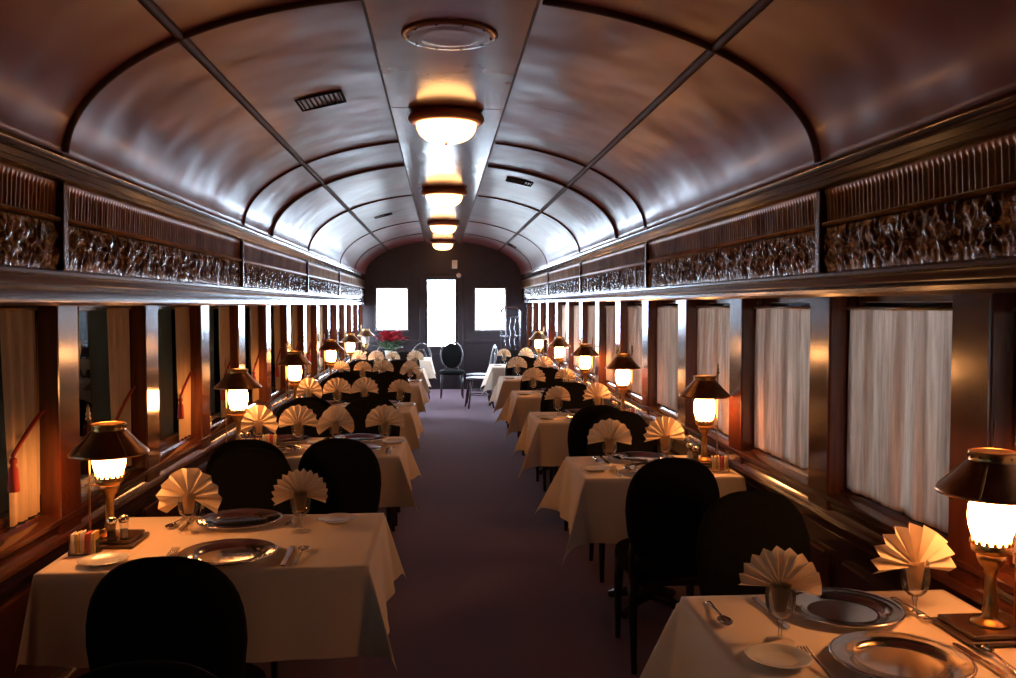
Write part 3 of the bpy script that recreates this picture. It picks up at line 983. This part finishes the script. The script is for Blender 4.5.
def lamp(key, x, y, rz, label, shade_z=0.0, lit=True):
    tag(inst(key, lambda: make_lamp(shade_z, lit), (x, y, TH + .002), rz), label, 'lamp', 'table lamps')

def table(side, i, x0, x1, y0, y1, drop, clothkey):
    cx, cy = (x0 + x1) / 2, (y0 + y1) / 2
    hx, hy = (x1 - x0) / 2 - .006, (y1 - y0) / 2 - .006
    nm = which(side, i)
    t = inst('table_%s%.2f' % (side, hy), lambda: make_table(hx - .004, hy - .004), (cx, cy, 0))
    word = 'wide' if side < 0 else 'narrow'
    place = 'on the near end of the row' if i == 0 else '%s from the camera in its row' % ORD[i]
    tag(t, 'dark pedestal table under a cloth, %s of %s tables' % ('nearest' if i == 0 else ORD[i], word), 'table', word + ' dining tables')
    c = cloth(hx, hy, drop, 3 + i + (20 if side > 0 else 0), tip=(.80 if side < 0 else .97), wall=side)
    c.location = (cx, cy, TH)
    tag(c, 'ivory tablecloth draped over the ' + nm, 'tablecloth', 'tablecloths')

KINDS = ['wide', 'half', 'drop', 'wide', 'half']
rn = random.Random(11)
# wide tables
for i, (y0, y1) in enumerate(LT_):
    table(-1, i, LX[0], LX[1] + (.07 if i == 5 else 0), y0, y1, .275, None)
    nm = which(-1, i)
    cy = (y0 + y1) / 2
    if i == 0:
        setting(-.70, 2.925, False, 'near side of the ' + nm, '', glass=(.185, .32), bread=(-.385, -.036), kind='spiky', nrz=.25)
        setting(-.765, 3.385, True, 'far side of the ' + nm, '', glass=(.15, .14), bread=(-.365, .0), kind='drop', nrz=-.1)
        chair(-.72, 2.54, .02, 'black round-backed chair at the near side of the nearest wide table')
        chair(-.86, 3.80, PI, 'black round-backed chair at the far side of the nearest wide table')
    elif i < 5:
        for far in (False, True):
            for seat, sx in (('window seat', -.945), ('aisle seat', -.50)):
                py = y1 - .165 if far else y0 + .165
                k = rn.choice(['wide', 'drop', 'wide', 'half']) if i > 1 else ('drop' if far else 'wide')
                sd = ('far ' if far else 'near ') + seat
                setting(sx, py, far, nm, sd, glass={(0, 'w'): (.11, .19), (0, 'a'): (.17, .16), (1, 'w'): (.13, .14), (1, 'a'): (.12, .19)}[(int(far), seat[0])], bread=((-.235, -.065) if not far and seat[0] == 'w' else (-.215, .105)), cutlery=(1 if i == 1 else 0), kind=k, nrz=rn.uniform(-.35, .35), spoon_dx=.215)
                cyy = y1 + .28 if far else y0 - .30
                chair(sx + rn.uniform(-.008, .008) + (.005 if 'window' in seat else 0), cyy, (PI if far else 0) + rn.uniform(-.02, .02),
                      'black round-backed chair at %s, %s' % (sd, nm))
    ly = 3.145 if i == 0 else cy - .08
    lx = [-1.155, -1.16, -1.16, -1.16, -1.155, -1.15][i]
    lamp('lamp_low' if i == 0 else ('lamp_off' if i == 5 else 'lamp_lit'), lx, ly, PI,
         ('lit brass lamp with low dark shade on the nearest wide table' if i == 0 else
          ('unlit brass lamp beside the poinsettia on the last wide table' if i == 5 else 'lit brass lamp with conical shade on the ' + nm)),
         -.045 if i == 0 else 0.0, i != 5)
    if i < 3:
        tag(inst('salt', lambda: make_shaker(SALT, 'salt_shaker'), (lx + .062, ly - .045, TH + .027)), 'glass salt shaker with steel cap on lamp base, ' + nm, 'salt shaker', 'salt shakers')
        tag(inst('pepper', lambda: make_shaker(PEPPER, 'pepper_shaker'), (lx + .030, ly - .070, TH + .027)), 'glass pepper shaker with steel cap on lamp base, ' + nm, 'pepper shaker', 'pepper shakers')
    if i < 4:
        tag(inst('sugar', lambda: make_sugar(3), (*((-1.185, 3.006) if i == 0 else (-1.0, cy)), TH + .002), .05), 'glass caddy of white, yellow and red sugar packets, ' + nm, 'sugar caddy', 'sugar packet caddies')

# narrow tables
for i, (y0, y1) in enumerate(RT_):
    table(1, i, RX[0], RX[1], y0, y1, .30, None)
    nm = which(1, i)
    cy = (y0 + y1) / 2
    if i == 0:
        setting(1.055, y0 + .155, False, 'near side of the ' + nm, '', glass=(.20, .30), bread=(-.275, .04), kind='wide', nrz=.05)
        setting(1.075, y1 - .175, True, 'far side of the ' + nm, '', glass=(.245, .185), bread=None, kind='half', nrz=-.25, spoon_dx=.34)
    else:
        k1 = ['wide', 'wide', 'half', 'wide', 'drop'][i - 1]; k2 = ['wide', 'half', 'wide', 'wide', 'half'][i - 1]
        setting(1.06, y0 + .155, False, nm, 'near seat', glass=(.11, .24), bread=(-.29, .07), cutlery=(2 if i == 1 else 0), kind=k1, nrz=rn.uniform(-.3, .3))
        setting(1.06, y1 - .155, True, nm, 'far seat', glass=(.20, .17), bread=None, cutlery=(2 if i == 1 else 0), kind=k2, nrz=rn.uniform(-.3, .3))
    if i > 0:
        chair(1.03 - (.035 if i == 1 else 0), y0 - (.24 if i == 1 else .28), rn.uniform(-.05, .05), 'black round-backed chair at the near seat, ' + nm)
    chair(1.08, y1 + .29, PI + rn.uniform(-.06, .06), 'black round-backed chair at the far side of the nearest narrow table' if i == 0 else 'black round-backed chair at the far seat, ' + nm)
    lx = [1.380, 1.36, 1.355, 1.35, 1.345, 1.34][i]
    ly = [2.095, 4.45, 6.48, 8.18, 9.95, 12.05][i]
    lamp('lamp_lit', lx, ly, 0, 'lit brass lamp with conical shade on the ' + nm)
    if 0 < i < 4:
        tag(inst('salt', None, (lx - .062, ly + .05, TH + .027)), 'glass salt shaker with steel cap on lamp base, ' + nm, 'salt shaker', 'salt shakers')
        tag(inst('pepper', None, (lx - .060, ly - .05, TH + .027)), 'glass pepper shaker with steel cap on lamp base, ' + nm, 'pepper shaker', 'pepper shakers')
        tag(inst('sugar', None, (lx + .03, ly - .165, TH + .002), -.2), 'glass caddy of white, yellow and red sugar packets, ' + nm, 'sugar caddy', 'sugar packet caddies')

# chair of the table behind the camera, back to back with the nearest wide table's chair
chair(-.53, 1.38, PI + .05, 'black chair back showing at the bottom edge below the nearest wide table')

# ------------------------------------------------------------------ far end of the car
def bent(x, y, rz, label):
    tag(inst('bent', make_bentwood, (x, y, 0), rz), label, 'chair', 'bentwood chairs at the far end')
bent(-.64, 13.02, 0.05, 'bentwood hoop-back chair in front of the poinsettia table, aisle side')
bent(-1.10, 13.02, 0.0, 'bentwood hoop-back chair in front of the poinsettia table, window side')
bent(-.42, 14.55, PI - .4, 'bentwood chair behind the poinsettia table nearest the door')
bent(-.90, 14.45, PI, 'bentwood chair directly behind the poinsettia plant')
bent(.60, 14.15, PI / 2, 'bentwood chair facing the aisle nearest the chrome rack')
bent(.58, 13.45, PI / 2 + .12, 'bentwood chair facing the aisle beside the sixth narrow table')
tag(inst('oval', make_oval_chair, (.18, 14.95, 0), PI), 'padded oval-back chair standing in front of the end door', 'chair')

# poinsettia on the last wide table
e = empty('poinsettia', (-.78, 13.62, TH + .002))
MB().lathe([(.06, 0), (.065, .01), (.085, .12), (.092, .125), (.088, .13), (.078, .12), (0, .12)], 20).build('pot', POT, e, smooth=True)
def leaves(n, rmin, rmax, z0, z1, ln, wd, seed):
    rnd = random.Random(seed); m = MB()
    for _ in range(n):
        a = rnd.uniform(0, 2 * PI); r = rnd.uniform(rmin, rmax) ; z = rnd.uniform(z0, z1) - .25 * r * r
        el = rnd.uniform(-.25, .45)
        d = Vector((cos(a) * cos(el), sin(a) * cos(el), sin(el))); sd = Vector((-sin(a), cos(a), 0)); up = d.cross(sd) * -1
        b = Vector((cos(a) * r * rnd.uniform(.2, .9), sin(a) * r * rnd.uniform(.2, .9), z))
        L_ = ln * rnd.uniform(.7, 1.2); w = wd * rnd.uniform(.8, 1.1)
        vs = [b, b + d * L_ * .35 + sd * w, b + d * L_ * .75 + sd * w * .6, b + d * L_ - up * .012, b + d * L_ * .75 - sd * w * .6, b + d * L_ * .35 - sd * w,
              b + d * L_ * .4 + up * .012]
        m.add(vs, [(0, 1, 6), (1, 2, 6), (2, 3, 6), (3, 4, 6), (4, 5, 6), (5, 0, 6)])
    return m
leaves(130, .04, .25, .29, .40, .14, .036, 5).build('bracts', PETAL, e)
leaves(70, .04, .20, .15, .28, .13, .032, 6).build('leaves', LEAF, e)
st = MB()
for k in range(7):
    a = 2 * PI * k / 7
    st.tube([(0.02 * cos(a), .02 * sin(a), .11), (.05 * cos(a), .05 * sin(a), .2), (.10 * cos(a), .10 * sin(a), .30)], .004, 6)
st.build('stems', LEAF, e, smooth=True)
tag(e, 'red poinsettia in a pale pot on the last wide table', 'potted plant')

# chrome wire rack in the far corner
e = empty('wire_rack', (1.23, 15.55, 0))
W, D, H = .17, .15, 1.52
p = MB()
for sy in (-1, 1):
    pts = [(-W, sy * D, 0.02), (-W, sy * D, H - .08)] + [(-W + .08 - .08 * cos(PI / 2 * k / 5), sy * D, H - .08 + .08 * sin(PI / 2 * k / 5)) for k in range(1, 6)]
    pts += [(W - .08 + .08 * sin(PI / 2 * k / 5), sy * D, H - .08 + .08 * cos(PI / 2 * k / 5)) for k in range(0, 6)] + [(W, sy * D, .02)]
    MB().tube(pts, .012, 8).build('side_hoop', CHROME, e, smooth=True)
for z in (.25, .65, 1.02, 1.36):
    sh = MB()
    for sy in (-1, 1): sh.tube([(-W, sy * D, z), (W, sy * D, z)], .007, 6)
    for sx in (-1, 1): sh.tube([(sx * W, -D, z), (sx * W, D, z)], .007, 6)
    for k in range(1, 8): sh.tube([(-W + 2 * W * k / 8, -D, z), (-W + 2 * W * k / 8, D, z)], .003, 6)
    sh.build('wire_shelf', CHROME, e, smooth=True)
for k in (1, 2, 3):
    x = -W + 2 * W * k / 4
    pts = [(x + .012 * sin(9 * q / 20 * PI), D - .002, .25 + 1.1 * q / 20) for q in range(21)]
    MB().tube(pts, .0045, 6).build('scroll_bar', CHROME, e, smooth=True)
for sx in (-1, 1):
    for sy in (-1, 1):
        MB().lathe([(.001, 0), (.016, .003), (.018, .012), (.012, .024), (0, .026)], 12, (sx * W, sy * D, 0)).build('foot', CHROME, e, smooth=True)
tag(e, 'tall chrome wire rack in the corner beside the end window', 'rack')

# ------------------------------------------------------------------ outside
structure(MB().box(-30, 30, -15, 45, -1.25, -1.15).build('ground', GROUND))
structure(MB().box(-4.6, -4.3, -8, 10.6, -1.15, 4.2).build('wall_shed', SHED))
structure(MB().box(-4.7, -1.62, -3.0, 10.6, 3.05, 3.2).build('roof_blocker_left', BLOCKER))  # unseen roof added to keep sky light off; near end left open
structure(MB().box(-4.3, -1.75, 10.45, 10.6, -1.15, 3.05).build('wall_shed_end', SHED))

structure(MB().box(1.66, 4.9, -8, 11.2, 2.75, 2.9).build('roof_blocker_right', BLOCKER))  # unseen roof added to dim the daylight reaching the sheer curtains
structure(MB().box(4.6, 4.75, -8, 11.2, -1.15, 2.33).build('wall_blocker_right', SHED))  # added fence, raised to hide most of the sky from the curtains

def bush(x, y, w, h, label, trunk=True, name='garden_tree', z=-1.15, seed=1):
    rnd = random.Random(seed)
    e = empty(name, (x, y, z))
    MB().tube([(0, 0, 0), (.03, 0, h * .3), (0, .03, h * .6)], [.09, .07, .04], 8).build('trunk', BARK, e, smooth=True)
    m = MB()
    for _ in range(900):
        a = rnd.uniform(0, 2 * PI); ph = math.acos(rnd.uniform(-1, 1)); r = rnd.uniform(.55, 1.0)
        c0 = Vector((w * r * sin(ph) * cos(a), w * r * sin(ph) * sin(a), h * .62 + h * .38 * r * cos(ph)))
        d1 = Vector((rnd.gauss(0, 1), rnd.gauss(0, 1), rnd.gauss(0, 1))).normalized(); d2 = d1.orthogonal().normalized()
        L_ = .16
        m.add([c0, c0 + d1 * L_ * .5 + d2 * .05, c0 + d1 * L_, c0 + d1 * L_ * .5 - d2 * .05], [(0, 1, 2, 3)])
    m.build('foliage', BUSH, e)
    tag(e, label, 'tree')
bush(3.4, 13.9, .7, 3.2, 'leafy tree outside the uncurtained windows near the chrome rack', seed=4)
bush(6.2, 6.3, .9, 3.1, 'leafy tree outside, seen through the nearest sheer curtain', seed=9)

# ------------------------------------------------------------------ light
w = bpy.data.worlds.new('overcast sky'); sc.world = w; w.use_nodes = True
bg = w.node_tree.nodes['Background']
bg.inputs[0].default_value = (0.64, 0.79, 1.0, 1); bg.inputs[1].default_value = 39.0
def portal(loc, rot, sx, sy, name):
    l = bpy.data.lights.new(name, 'AREA'); l.shape = 'RECTANGLE'; l.size = sx; l.size_y = sy
    l.cycles.is_portal = True
    o = bpy.data.objects.new(name, l); COL.objects.link(o); o.location = loc; o.rotation_euler = rot
portal((1.72, 7.4, 1.25), (0, PI / 2, 0), .9, 18.0, 'sky_portal_right')
portal((-1.62, 13.5, 1.25), (0, -PI / 2, 0), .9, 6.0, 'sky_portal_left')
portal((0, Y1 + .2, 1.4), (-PI / 2, 0, 0), 2.6, 1.5, 'sky_portal_end')

# ------------------------------------------------------------------ camera
cam = bpy.data.cameras.new('camera'); co = bpy.data.objects.new('camera', cam); COL.objects.link(co)
F = 880.0
th = math.atan((339 - 305) / F); ps = math.atan((508 - 441) / F * cos(th))
co.location = (0, 0, EYE); co.rotation_euler = (PI / 2 - th, 0, -ps)
cam.sensor_width = 36; cam.lens = F / 1016 * 36; cam.clip_start = .02; cam.clip_end = 200
sc.camera = co

vs_ = sc.view_settings
vs_.view_transform = 'Standard'; vs_.look = 'None'; vs_.gamma = 1; vs_.use_curve_mapping = False; vs_.exposure = 0.0
sc.cycles.use_denoising = True
sc.cycles.max_bounces = 10; sc.cycles.diffuse_bounces = 5; sc.cycles.transparent_max_bounces = 24
sc.cycles.sample_clamp_indirect = 6.0
